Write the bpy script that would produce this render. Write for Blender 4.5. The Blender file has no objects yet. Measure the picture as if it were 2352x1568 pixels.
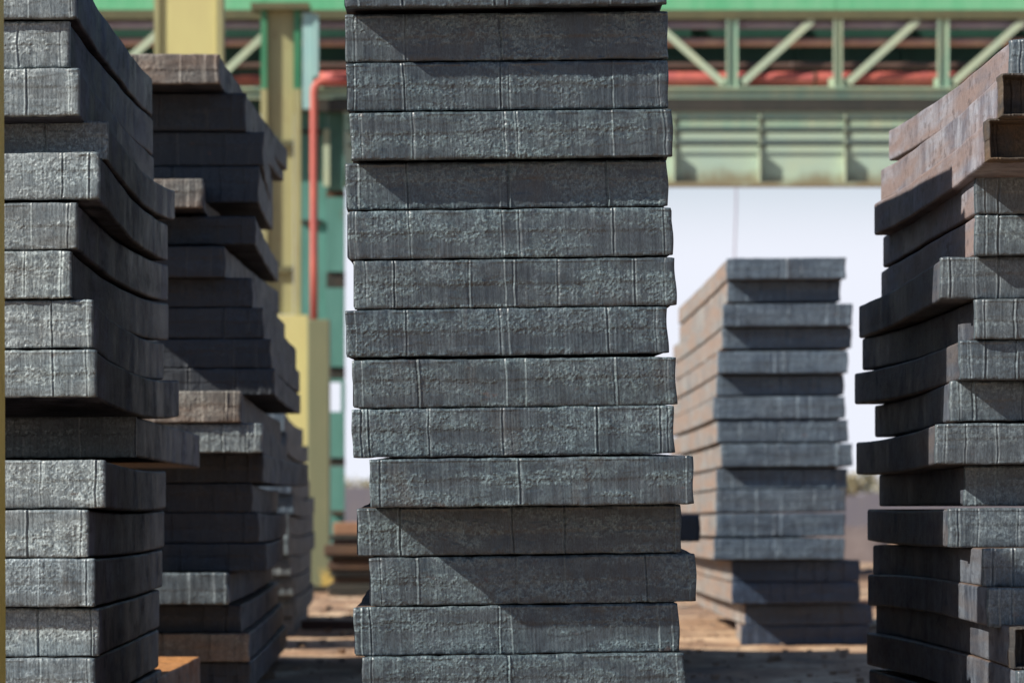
import bpy, math, random
import numpy as np
from mathutils import Vector
C = bpy.context.scene
COL = C.collection
# ---------------------------------------------------------------- camera, sky, sun, exposure
F = 11040.0            # focal length in reference pixels (picture 2352 wide)
CX, HY, EYE = 1176.0, 1175.0, 1.47
cam_d = bpy.data.cameras.new('camera'); cam = bpy.data.objects.new('camera', cam_d); COL.objects.link(cam)
cam.location = (0, 0, EYE); cam.rotation_euler = (math.radians(90), 0, 0)
cam_d.sensor_width = 36; cam_d.lens = F/2352*36; cam_d.shift_y = (HY-784)/2352
cam_d.clip_start = 0.5; cam_d.clip_end = 6000
cam_d.dof.use_dof = True; cam_d.dof.focus_distance = 24.0; cam_d.dof.aperture_fstop = 3.8
C.camera = cam
SUNV = Vector((1.0, 0.45, -0.78)).normalized()     # the way the light travels
el = math.asin(-SUNV.z); az = math.atan2(-SUNV.x, -SUNV.y)
W = bpy.data.worlds.new('World'); C.world = W; W.use_nodes = True
nt = W.node_tree; sky = nt.nodes.new('ShaderNodeTexSky'); sky.sky_type = 'NISHITA'; sky.sun_disc = False
sky.sun_elevation = el; sky.sun_rotation = az; sky.air_density = 1.0; sky.dust_density = 0.8; sky.ozone_density = 4.5
bg = nt.nodes['Background']; nt.links.new(sky.outputs[0], bg.inputs[0]); bg.inputs[1].default_value = 0.068
# white summer haze low over the horizon, the same all the way round
bh = nt.nodes.new('ShaderNodeBackground'); bh.inputs[0].default_value = (0.84, 0.87, 0.97, 1); bh.inputs[1].default_value = 0.67
tcw = nt.nodes.new('ShaderNodeTexCoord'); sxw = nt.nodes.new('ShaderNodeSeparateXYZ'); nt.links.new(tcw.outputs['Generated'], sxw.inputs[0])
mrw = nt.nodes.new('ShaderNodeMapRange'); mrw.interpolation_type = 'SMOOTHSTEP'; nt.links.new(sxw.outputs['Z'], mrw.inputs[0])
mrw.inputs[1].default_value = 0.05; mrw.inputs[2].default_value = 0.09; mrw.inputs[3].default_value = 1.0; mrw.inputs[4].default_value = 0.0
mxw = nt.nodes.new('ShaderNodeMixShader'); nt.links.new(mrw.outputs[0], mxw.inputs[0]); nt.links.new(bg.outputs[0], mxw.inputs[1]); nt.links.new(bh.outputs[0], mxw.inputs[2])
nt.links.new(mxw.outputs[0], nt.nodes['World Output'].inputs[0])
sl = bpy.data.lights.new('sun', 'SUN'); sl.energy = 5.0; sl.angle = math.radians(0.5); sl.color = (1.0, 0.94, 0.85)
so = bpy.data.objects.new('sun', sl); COL.objects.link(so); so.location = (-20, -10, 20)
so.rotation_euler = SUNV.to_track_quat('-Z', 'Y').to_euler()
C.view_settings.view_transform = 'Standard'; C.view_settings.look = 'None'
C.view_settings.exposure = 0.62; C.view_settings.gamma = 1.0

# ---------------------------------------------------------------- helpers
def pw(x, y, D): return Vector(((x-CX)/F*D, D, EYE+(HY-y)/F*D))
def srgb(r, g, b, k=1.0):
    f = lambda c: (c/255/12.92 if c <= 10 else ((c/255+0.055)/1.055)**2.4)*k
    return (f(r), f(g), f(b), 1)
def tag(o, label=None, cat=None, group=None, kind=None):
    if label: o['label'] = label
    if cat: o['category'] = cat; o['kind'] = 'thing'
    if group: o['group'] = group
    if kind: o['kind'] = kind
    return o
def empty(name, loc):
    o = bpy.data.objects.new(name, None); o.empty_display_size = 0.2; COL.objects.link(o); o.location = loc; return o
def mesh_obj(name, V, Fq, mat, parent=None, smooth=False, attrs=None, loc=None):
    me = bpy.data.meshes.new(name)
    V = np.asarray(V, dtype=np.float32)
    if isinstance(Fq, np.ndarray) and Fq.ndim == 2:
        k = Fq.shape[1]; n = len(Fq)
        me.vertices.add(len(V)); me.vertices.foreach_set('co', V.ravel())
        me.loops.add(n*k); me.loops.foreach_set('vertex_index', Fq.ravel().astype(np.int32))
        me.polygons.add(n); me.polygons.foreach_set('loop_start', np.arange(0, n*k, k, dtype=np.int32))
        me.polygons.foreach_set('loop_total', np.full(n, k, dtype=np.int32))
        me.update(calc_edges=True)
    else:
        me.from_pydata([tuple(v) for v in V], [], [tuple(f) for f in Fq]); me.update()
    me.polygons.foreach_set('use_smooth', np.full(len(me.polygons), bool(smooth)))
    if attrs:
        for k_, a in attrs.items():
            at = me.attributes.new(k_, 'FLOAT', 'POINT'); at.data.foreach_set('value', np.asarray(a, dtype=np.float32).ravel())
    if mat: me.materials.append(mat)
    o = bpy.data.objects.new(name, me); COL.objects.link(o)
    if parent: o.parent = parent
    if loc is not None: o.location = loc
    return o
class MB:
    """collects boxes, prisms and tubes into one mesh (coordinates relative to org)"""
    def __init__(s, org=(0, 0, 0)): s.v = []; s.f = []; s.o = Vector(org)
    def add(s, vs, fs):
        n = len(s.v); s.v += [Vector(v)-s.o for v in vs]; s.f += [tuple(i+n for i in f) for f in fs]
    def box(s, a, b, bev=0.0):
        x0, y0, z0 = a; x1, y1, z1 = b
        if bev <= 0:
            s.add([(x0,y0,z0),(x1,y0,z0),(x1,y1,z0),(x0,y1,z0),(x0,y0,z1),(x1,y0,z1),(x1,y1,z1),(x0,y1,z1)],
                  [(0,3,2,1),(4,5,6,7),(0,1,5,4),(1,2,6,5),(2,3,7,6),(3,0,4,7)]); return
        e = bev
        ring = [(x0+e,y0),(x1-e,y0),(x1,y0+e),(x1,y1-e),(x1-e,y1),(x0+e,y1),(x0,y1-e),(x0,y0+e)]
        vs = []
        for z, k in ((z0, e), (z0+e, 0), (z1-e, 0), (z1, e)):
            for (x, y) in ring:
                cx, cy = (x0+x1)/2, (y0+y1)/2
                vs.append((x+(k if x < cx else -k)*1.0, y+(k if y < cy else -k)*1.0, z))
        fs = [tuple(range(7, -1, -1)), tuple(range(24, 32))]
        for l in range(3):
            for i in range(8): fs.append((l*8+i, l*8+(i+1)%8, l*8+8+(i+1)%8, l*8+8+i))
        s.add(vs, fs)
    def tube(s, pts, r, n=12, rad=None):
        pts = [Vector(p) for p in pts]; vs = []; fs = []
        for i, p in enumerate(pts):
            t = ((pts[min(i+1, len(pts)-1)]-pts[max(i-1, 0)])).normalized()
            a = t.cross(Vector((0, 1, 0.01))); a = a.normalized() if a.length > 1e-3 else Vector((1, 0, 0)); b = t.cross(a)
            rr = rad[i] if rad else r
            for k in range(n):
                th = 2*math.pi*k/n; vs.append(p+a*math.cos(th)*rr+b*math.sin(th)*rr)
        for i in range(len(pts)-1):
            for k in range(n): fs.append((i*n+k, i*n+(k+1)%n, (i+1)*n+(k+1)%n, (i+1)*n+k))
        fs.append(tuple(range(n-1, -1, -1))); fs.append(tuple(range((len(pts)-1)*n, len(pts)*n)))
        s.add(vs, fs)
    def bar(s, a, b, w, d):      # a rectangular bar in the xz plane from a to b, width w across, depth d along y
        a = Vector(a); b = Vector(b); t = (b-a).normalized(); n = Vector((-t.z, 0, t.x))*w/2; y = Vector((0, d, 0))
        s.add([a-n, a+n, b+n, b-n, a-n+y, a+n+y, b+n+y, b-n+y], [(0,1,2,3),(7,6,5,4),(0,4,5,1),(1,5,6,2),(2,6,7,3),(3,7,4,0)])
    def build(s, name, mat, parent=None, smooth=False, loc=None):
        return mesh_obj(name, [tuple(v) for v in s.v], s.f, mat, parent, smooth, loc=loc)
_rng = np.random.default_rng(7); _T = _rng.random((256, 256))
def vnoise(x, y, seed=0):
    x = x+seed*17.31; y = y+seed*5.77
    xi = np.floor(x).astype(int); yi = np.floor(y).astype(int); fx = x-xi; fy = y-yi
    fx = fx*fx*(3-2*fx); fy = fy*fy*(3-2*fy)
    g = lambda a, b: _T[a % 256, b % 256]
    return (g(xi,yi)*(1-fx)+g(xi+1,yi)*fx)*(1-fy)+(g(xi,yi+1)*(1-fx)+g(xi+1,yi+1)*fx)*fy
def fbm(x, y, seed=0, o=3):
    s = 0; a = 1; t = 0
    for i in range(o): s = s+a*vnoise(x*2**i, y*2**i, seed+i*3); t += a; a *= .5
    return s/t
def sstep(a, b, x): t = np.clip((x-a)/(b-a), 0, 1); return t*t*(3-2*t)

# ---------------------------------------------------------------- materials
def nmat(name):
    m = bpy.data.materials.new(name); m.use_nodes = True; n = m.node_tree
    return m, n, n.nodes['Principled BSDF'], n.links
def N(n, t, **kw):
    x = n.nodes.new(t)
    for k, v in kw.items():
        if k in x.inputs: x.inputs[k].default_value = v
        else: setattr(x, k, v)
    return x
def coords(n, l, scale, rnd=True):
    tc = N(n, 'ShaderNodeTexCoord'); mp = N(n, 'ShaderNodeMapping'); mp.inputs['Scale'].default_value = scale
    l.new(tc.outputs['Object'], mp.inputs['Vector'])
    if rnd:
        oi = N(n, 'ShaderNodeObjectInfo'); mu = N(n, 'ShaderNodeMath', operation='MULTIPLY'); mu.inputs[1].default_value = 97.0
        l.new(oi.outputs['Random'], mu.inputs[0]); cb = N(n, 'ShaderNodeCombineXYZ')
        for i in range(3): l.new(mu.outputs[0], cb.inputs[i])
        l.new(cb.outputs[0], mp.inputs['Location'])
    return mp.outputs[0]
def noise(n, l, vec, scale=1.0, detail=4, rough=.55):
    x = N(n, 'ShaderNodeTexNoise'); x.inputs['Scale'].default_value = scale; x.inputs['Detail'].default_value = detail
    x.inputs['Roughness'].default_value = rough; l.new(vec, x.inputs['Vector']); return x.outputs['Fac']
def ramp(n, l, fac, stops):
    r = N(n, 'ShaderNodeValToRGB'); e = r.color_ramp.elements
    while len(e) < len(stops): e.new(.5)
    for i, (p, c) in enumerate(stops): e[i].position = p; e[i].color = c if len(c) == 4 else (*c, 1)
    l.new(fac, r.inputs[0]); return r.outputs[0]
def mix(n, l, f, a, b, bt='MIX'):
    m = N(n, 'ShaderNodeMix', data_type='RGBA', blend_type=bt)
    for s, v in ((0, f), (6, a), (7, b)):
        if isinstance(v, (int, float)): m.inputs[s].default_value = v
        elif isinstance(v, tuple): m.inputs[s].default_value = v
        else: l.new(v, m.inputs[s])
    return m.outputs[2]
def bump(n, l, h, strength, dist, prev=None):
    b = N(n, 'ShaderNodeBump'); b.inputs['Strength'].default_value = strength; b.inputs['Distance'].default_value = dist
    l.new(h, b.inputs['Height'])
    if prev is not None: l.new(prev, b.inputs['Normal'])
    return b.outputs[0]
def g(v, t=(1, 1, 1)): return (v*t[0], v*t[1], v*t[2], 1)

def cut_material(name, dark, light, rust, rough=.45, brown=0.25):
    m, n, p, l = nmat(name)
    at = N(n, 'ShaderNodeAttribute', attribute_name='flake').outputs['Fac']
    c1 = mix(n, l, at, dark, light)
    big = noise(n, l, coords(n, l, (2.2, 2.2, 7)), 1, 4)
    c2 = mix(n, l, ramp(n, l, big, [(.42, g(0)), (.72, g(1))]), c1, mix(n, l, .55, c1, rust))
    fine = noise(n, l, coords(n, l, (150, 150, 60)), 1, 3, .7)
    c3 = mix(n, l, 1.0, c2, ramp(n, l, fine, [(.32, g(.52)), (.68, g(1.5))]), 'MULTIPLY')
    med = noise(n, l, coords(n, l, (26, 26, 6)), 1, 4, .6)
    c3 = mix(n, l, 1.0, c3, ramp(n, l, med, [(.3, g(.72)), (.7, g(1.3))]), 'MULTIPLY')
    spot = noise(n, l, coords(n, l, (7, 7, 13)), 1, 5, .65)
    c4 = mix(n, l, ramp(n, l, spot, [(.66, g(0)), (.75, g(brown*2))]), c3, srgb(96, 58, 40, .8))
    oi = N(n, 'ShaderNodeObjectInfo')
    c5 = mix(n, l, 1.0, c4, ramp(n, l, oi.outputs['Random'], [(0, (.84, .88, .90, 1)), (.35, (1.05, 1.06, 1.02, 1)), (.65, (.95, .93, .90, 1)), (1, (1.14, 1.15, 1.12, 1))]), 'MULTIPLY')
    stn = noise(n, l, coords(n, l, (5, 5, 1.2)), 1, 5, .65)         # brown water stains running down the face
    c5 = mix(n, l, ramp(n, l, stn, [(.60, g(0)), (.70, g(.3))]), c5, srgb(74, 64, 54))
    l.new(c5, p.inputs['Base Color'])
    l.new(ramp(n, l, med, [(.3, g(rough-.1)), (.7, g(rough+.16))]), p.inputs['Roughness'])
    p.inputs['Specular IOR Level'].default_value = .75
    line = noise(n, l, coords(n, l, (320, 320, 14)), 1, 2, .5)
    b = bump(n, l, line, .45, .0013); b = bump(n, l, fine, .16, .001, b)
    l.new(b, p.inputs['Normal']); return m
CUT_C = cut_material('cut_steel_slate', srgb(42, 52, 60), srgb(92, 108, 113), srgb(60, 66, 72))
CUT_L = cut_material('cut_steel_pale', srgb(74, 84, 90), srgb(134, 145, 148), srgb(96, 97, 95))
CUT_R = cut_material('cut_steel_blue_grey', srgb(56, 66, 74), srgb(96, 108, 114), srgb(74, 79, 82))
CUT_D = cut_material('cut_steel_burnt', srgb(24, 22, 21), srgb(52, 50, 50), srgb(110, 84, 52), .8, 1.0)
CUT_T = cut_material('cut_steel_tan_rust', srgb(88, 84, 80), srgb(122, 120, 114), srgb(118, 92, 72), .6, .9)
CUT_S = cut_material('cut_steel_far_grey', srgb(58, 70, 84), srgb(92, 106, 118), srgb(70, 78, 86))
CUT_N = cut_material('cut_steel_far_shade', srgb(26, 42, 64), srgb(44, 64, 90), srgb(34, 46, 62), .5, 0)  # blue shade on the lowest far slabs is put into the colour
CUT_M = cut_material('cut_steel_shade', srgb(22, 29, 38), srgb(38, 48, 60), srgb(32, 35, 40), .6, .5)  # shaded slab ends: the shade is put into a darker, bluer steel

def rolled_material(name, base, pale, pink, dark, pinkness=.5, rough=.60, speck=.85, dust=(112, 92, 78)):
    m, n, p, l = nmat(name)
    s1 = noise(n, l, coords(n, l, (3, 2.2, 1.5)), 1, 7, .68)           # vertical streaks along the rolled side
    s2 = noise(n, l, coords(n, l, (6, 5, 14)), 1, 6, .74)
    s3 = noise(n, l, coords(n, l, (1.2, .45, 7)), 1, 5, .6)
    c = mix(n, l, ramp(n, l, s1, [(.44, g(0)), (.58, g(1))]), base, pale)
    c = mix(n, l, ramp(n, l, s3, [(.5-pinkness*.3, g(0)), (.72-pinkness*.3, g(1))]), c, pink)
    c = mix(n, l, ramp(n, l, s2, [(.53, g(0)), (.62, g(speck))]), c, dark)
    c = mix(n, l, 1.0, c, ramp(n, l, s2, [(.3, g(.82)), (.7, g(1.2))]), 'MULTIPLY')
    ge = N(n, 'ShaderNodeNewGeometry'); sx = N(n, 'ShaderNodeSeparateXYZ'); l.new(ge.outputs['Normal'], sx.inputs[0])
    up = ramp(n, l, sx.outputs['Z'], [(.6, g(0)), (.9, g(1))])
    dn = noise(n, l, coords(n, l, (14, 5, 5)), 1, 5, .7)
    dcol = ramp(n, l, dn, [(.3, srgb(dust[0]*.6, dust[1]*.6, dust[2]*.6)), (.7, srgb(*dust))])
    c = mix(n, l, up, c, dcol)
    l.new(c, p.inputs['Base Color']); sp = noise(n, l, coords(n, l, (3, 1.6, 5)), 1, 7, .72)         # scale that shines between dull rusty patches
    l.new(ramp(n, l, sp, [(.38, g(.04)), (.66, g(.42))]), p.inputs['Specular IOR Level'])
    l.new(ramp(n, l, s1, [(.3, g(rough-.12)), (.7, g(rough+.15))]), p.inputs['Roughness'])
    b = bump(n, l, s1, .8, .03); b = bump(n, l, s2, .6, .008, b); l.new(b, p.inputs['Normal'])
    return m
SIDE_D = rolled_material('rolled_side_shade_dark', srgb(26, 31, 40), srgb(84, 88, 102), srgb(54, 52, 58), srgb(16, 18, 24), .2, speck=.7)  # dark blue tone carries the shade between the stacks
SIDE_P = rolled_material('rolled_side_pink', srgb(100, 98, 106), srgb(140, 142, 150), srgb(126, 111, 107), srgb(66, 58, 57), .5, speck=.6)
SIDE_Q = rolled_material('rolled_side_shaded', srgb(58, 64, 74), srgb(92, 98, 106), srgb(84, 80, 80), srgb(36, 38, 44), .3, speck=.6)  # darker, cooler copy of the pink side; its shade is in the colour
SIDE_G = rolled_material('rolled_side_shade_grey', srgb(28, 33, 42), srgb(60, 66, 78), srgb(46, 46, 50), srgb(18, 21, 27), .3)  # shaded sides: dimness and blue cast are part of the colour
SIDE_R = rolled_material('rolled_side_rusty', srgb(92, 68, 56), srgb(112, 82, 66), srgb(120, 76, 50), srgb(60, 44, 38), .6, dust=(206, 146, 92))
SIDE_T = rolled_material('rolled_side_tan', srgb(112, 110, 108), srgb(144, 141, 136), srgb(138, 119, 106), srgb(84, 79, 76), .35, speck=.6)

# ---------------------------------------------------------------- a steel slab
SEED = [0]
def slab(stack, xl, xr, y0, y1, h, D, L, far=None, side='L', vp=(1100, HY), width=None, label='', cut=CUT_C, body=SIDE_D,
         sag=0.0, rise=0.0, bow=0.0, skew=0.0, dish=0.0, flk=1.0, edgeg=.6, grooves=(), res=(400, 60), amp=1.0, bx=0.0, group=None, cat='steel slab'):
    """xl,xr: left and right edge of the top of the end face in reference pixels (one may be None, then width in metres);
    y0,y1: its height at left and right; h: thickness in pixels; D: distance of the end face; L: length; far: pixel of the
    far end's top edge on that side; skew: metres the right corner stands nearer (+) or farther (-)."""
    SEED[0] += 1; sd = SEED[0]; rs = random.Random(sd)
    if xl is None: xl = xr-width*F/D
    if xr is None: xr = xl+width*F/D
    t = h*D/F
    A = pw(xl, y0, D); B = pw(xr, y1, D); A.z -= t; B.z -= t
    ref = A if side == 'L' else B; rx, ry = (xl, y0) if side == 'L' else (xr, y1)
    r = D/(D+L)
    if far is None: fx, fy = vp[0]+(rx-vp[0])*r, vp[1]+(ry-vp[1])*r
    else:
        fx = far[0]; fy = far[1] if far[1] is not None else vp[1]+(ry-vp[1])*r
    T = pw(fx, fy, D+L); T.z -= t
    axis = T-ref                                   # full length vector
    if skew: B = B+Vector((0, -skew, 0)) if side == 'L' else B; A = A if side == 'L' else A+Vector((0, skew, 0))
    org = (A+B)/2
    root = empty('steel_slab', org)
    tag(root, label, cat, group or stack)
    wv = B-A; w = wv.length; wn = wv/w; up = Vector((0, 0, 1)); 
    def cz(s): return -sag*4*s*(1-s)+rise*s*s
    def cx(s): return bow*4*s*(1-s)
    # body: rounded section lofted along the length
    rr = min(.014, t*.12); ns = 26; pts = []
    q = [(math.cos(a), math.sin(a)) for a in [math.radians(v) for v in (0, 30, 60, 90)]]
    inset = .003
    for (cu, cv, sx, sy, flip) in ((w-rr, rr, 1, -1, 1), (w-rr, t-rr, 1, 1, 0), (rr, t-rr, -1, 1, 1), (rr, rr, -1, -1, 0)):
        qq = q[::-1] if flip else q
        for (a, b) in qq: pts.append((cu+sx*a*rr, cv+sy*b*rr))
        if (cu > w/2) != (cv > t/2) and False: pass
    # small hollow in the sides
    P = []
    for (u, v) in pts: P.append((u+(inset if u < w/2 else -inset), v+(inset if v < t/2 else -inset)))
    k = len(P); V = []; s0 = (.05+dish)/L
    A0 = A-org
    for i in range(ns+1):
        s = s0+(1-s0)*(i/ns)**1.15
        base = A0+axis*s+Vector((cx(s), 0, cz(s)))
        wob = .0035*math.sin(s*L*2.1+sd)+.0025*math.sin(s*L*5.3+sd*2)
        for (u, v) in P: V.append(base+wn*(u+wob*(1 if u > w/2 else -1))+up*v)
    Fc = [(i*k+j, i*k+(j+1) % k, (i+1)*k+(j+1) % k, (i+1)*k+j) for i in range(ns) for j in range(k)]
    Fc.append(tuple(range(k-1, -1, -1))); Fc.append(tuple(ns*k+j for j in range(k)))
    mesh_obj('slab_body', [tuple(v) for v in V], Fc, body, root)
    # the flame cut end: a finely displaced face with a short rim behind it
    nu, nv = res
    u = np.linspace(0, 1, nu); v = np.linspace(0, 1, nv); U, Vv = np.meshgrid(u, v)
    X = U*w; Z = Vv*t
    eu = np.minimum(U, 1-U)*w; ev = np.minimum(Vv, 1-Vv)*t
    H = np.zeros_like(U)
    band = rs.uniform(.45, .65)
    mask = fbm(X*3.5, Z*14, sd, 3)
    drift = (vnoise(X*3, Z*6, sd+40)-.5)*.012
    lines = vnoise((X+drift)*170, Z*3.0, sd+5)-.5+.7*(vnoise((X+drift)*75, Z*4, sd+6)-.5)
    fl = fbm(X*100, Z*85, sd+9, 3)
    flakes = sstep(.50, .60, fl)*sstep(.42, .60, mask+.22*(Vv-.35)+.1*(vnoise(X*9, Z*9, sd+3)-.5))
    chips = sstep(.61, .65, fbm(X*85, Z*90, sd+21, 2))*sstep(.40, .6, mask+.25*np.exp(-((Vv-band)/.18)**2)-.06)
    H += .0013*lines*(1.2-.5*flakes)+.0006*flk*flakes*(.5+fbm(X*110, Z*95, sd+61, 2))+.0017*flk*chips
    H += .005*(fbm(X*1.6, Z*8, sd+30, 2)-.5)+.0012*(sstep(.5, .56, fbm(X*5, Z*16, sd+71, 3)))
    H += .003*sstep(band-.04, band+.05, Vv+.1*(vnoise(X*4, Z*0+2, sd+8)-.5))
    fla = np.clip(.22+.45*flakes+.65*chips-.5*sstep(.62, .68, fbm(X*70, Z*80, sd+91, 2))+.5*(mask-.5)+.3*(vnoise(X*30, Z*9, sd+12)-.5), 0, 1)  # paler scale flakes; the chips' bright glints are put in as colour
    gl = [(gv, 1.0) for gv in grooves]+[(.028+rs.uniform(-.008, .01), edgeg), (.974+rs.uniform(-.01, .008), edgeg)]
    for (gu, ga) in gl:
        ph = rs.uniform(0, 6); side_s = rs.choice((-1, 1)); wd = rs.uniform(.0028, .005)
        gx = gu*w+.0025*np.sin(Z/t*3.2+ph)+.003*(vnoise(Z*18+gu*30, Z*0+sd, sd)-.5)*2
        d = X-gx
        dep = ga*rs.choice((.0035, .006, .009))*sstep(-.05, .12, Vv+rs.uniform(0, .3))
        H += -dep*np.exp(-(d/wd)**2)+.7*dep*np.exp(-((d-side_s*wd*1.9)/(wd*.9))**2)
        H += .003*ga*np.tanh(d/.006)*np.exp(-(d/.06)**2)
        fla = np.clip(fla+.35*np.exp(-((d-side_s*wd*1.9)/wd)**2), 0, 1)
    H *= amp
    # edges: rolled over lip, bead of slag along the bottom
    lip = .006+.004*vnoise(X*12, Z*0, sd+2)
    H -= .007*np.exp(-ev/lip)+.006*np.exp(-eu/.005)
    slag = sstep(.5, .75, vnoise(X*45, Z*0+3, sd+17))
    H += .0035*slag*np.exp(-((Vv*t-.006)/.006)**2)*amp
    H += .004*np.exp(-(((1-Vv)*t-.010)/.006)**2)*sstep(.35, .6, vnoise(X*9, Z*0, sd+44))
    if dish: H -= dish*sstep(.010, .022, np.minimum(eu, ev)+.006*(vnoise(X*20, Z*20, sd)-.5))
    # outline: the ends bulge and waver
    wave = .0028*np.sin(Vv*5.2+sd*1.3)+.001*np.sin(Vv*11+sd)
    latx = (wave*np.exp(-(U*w)/.05)+(.0042*np.sin(Vv*5.6+sd*.7+1)*(1 if edgeg else .25))*np.exp(-((1-U)*w)/.05))*amp
    latz = (.004*(fbm(X*14, X*0, sd+50, 3)-.5)*2*np.where(Vv > .5, 1, -1)*np.exp(-ev/.02)-.0025*np.exp(-eu/.012)*np.where(Vv > .5, 1, -1))
    tt = (X+latx+bx*D/F*(1-Vv)); zz = Z+latz
    nrm = np.array(wn.cross(up)); nrm = nrm/np.linalg.norm(nrm)         # points to the camera side
    if nrm[1] > 0: nrm = -nrm
    a0 = np.array(A0); wna = np.array(wn)
    Pn = a0[None, None, :]+tt[..., None]*wna+zz[..., None]*np.array([0, 0, 1.0])+H[..., None]*nrm
    Pn = Pn.reshape(-1, 3)
    idx = np.arange(nu*nv).reshape(nv, nu)
    Q = np.stack([idx[:-1, :-1], idx[:-1, 1:], idx[1:, 1:], idx[1:, :-1]], -1).reshape(-1, 4)
    loop = np.concatenate([idx[0, :], idx[1:, -1], idx[-1, -2::-1], idx[-2:0:-1, 0]])
    back = Pn[loop]-nrm*.0; back = back.copy(); axn = np.array(axis.normalized())
    back += axn*(.075+dish)
    n0 = len(Pn); m_ = len(loop)
    ri = np.arange(m_); R = np.stack([loop, n0+ri, n0+(ri+1) % m_, loop[(ri+1) % m_]], -1)
    Pa = np.concatenate([Pn, back]); fa = np.concatenate([fla.ravel(), fla.ravel()[loop]*.6])
    o = mesh_obj('cut_end', Pa, np.concatenate([Q, R]), cut, root, True, {'flake': fa})
    return root

ORD = ['topmost', 'second', 'third', 'fourth', 'fifth', 'sixth', 'seventh', 'eighth', 'ninth', 'tenth', 'eleventh', 'twelfth',
       'thirteenth', 'fourteenth', 'fifteenth', 'sixteenth', 'seventeenth', 'eighteenth', 'nineteenth', 'twentieth', 'twenty-first', 'twenty-second']
# ---- central stack: xl, xr, y left, y right, thickness, depth offset, grooves, label
CEN = [
 (800, 1535, -162, -172, 66, 0.00, (.2, .5), 'dark steel slab crowning the central stack above the picture edge'),
 (789, 1527, -94, -104, 112, -.19, (.178, .465, .5, .824), 'slab cut off by the top picture edge in the sharp central stack'),
 (791, 1532, 34, 24, 109, 0.0, (.188, .481, .812), 'shaded central slab just below the one cut off by the picture top'),
 (794.5, 1533, 146, 137, 109.5, 0.0, (.177, .478, .505, .826), 'third slab in the central stack, lit in its lower half'),
 (803, 1543, 260, 249.5, 108, -.03, (.195, .479, .518, .813), 'fourth slab in the central stack, sunlit, overhanging a shaded one'),
 (793, 1532, 376, 366, 106, .09, (.19, .476, .505, .81), 'fifth central slab with slanting shadow across its left upper half'),
 (798, 1543, 486, 475, 110, 0.0, (.19, .476, .53, .82), 'sixth central slab, wider than the shaded one above it'),
 (811, 1550.5, 600, 590, 110, 0.0, (.125, .359, .468, .496, .635, .874), 'seventh central slab with six vertical cuts and rust spot lower right'),
 (793, 1532, 713, 703, 107.5, 0.0, (.188, .48, .505, .815), 'eighth central slab, shifted left at the middle of the stack'),
 (808.6, 1551.5, 827, 818.5, 110.5, 0.0, (.2, .471, .533, .811), 'ninth central slab with smooth lower band, below the left-shifted one'),
 (807, 1546.5, 941, 930, 110, 0.0, (.053, .239, .47, .763, .958), 'tenth central slab, resting on the slab that juts out to the right'),
 (847.4, 1591, 1055, 1046, 110.5, -.10, (.464,), 'central slab jutting right with one middle cut, casting a long shadow'),
 (819.7, 1563, 1166.5, 1157, 111, .24, (.132, .478, .64), 'deeply shaded central slab just under the one jutting to the right'),
 (848.4, 1597, 1281, 1270.6, 110, .24, (.141, .45, .595, .847), 'central slab reaching farthest right, crossed by a diagonal shadow'),
 (812, 1558, 1395, 1384.5, 110.5, .24, (.05, .446, .483, .934), 'lower central slab reaching farthest left, shadow on its right half'),
 (831, 1573, 1509, 1498, 111, .16, (.453,), 'bottom slab seen in the central stack, sunlit, cut by picture edge'),
 (826, 1568, 1624, 1613, 111, .16, (.3,), 'hidden slab of the central stack second above the ground'),
 (836, 1574, 1738, 1727, 111, .16, (.6,), 'hidden slab of the central stack lying on the ground'),
]
for (xl, xr, y0, y1, h, dd, gr, lab) in CEN:
    slab('slabs of the sharp central stack', xl, xr, y0, y1, h, 24+dd, 6.0, side='L', vp=(1100, 1010), label=lab, cut=CUT_C, body=SIDE_G,
         grooves=gr, bx=4, res=(440, 68), skew=-.03, amp=.95, flk=1.1)
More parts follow.
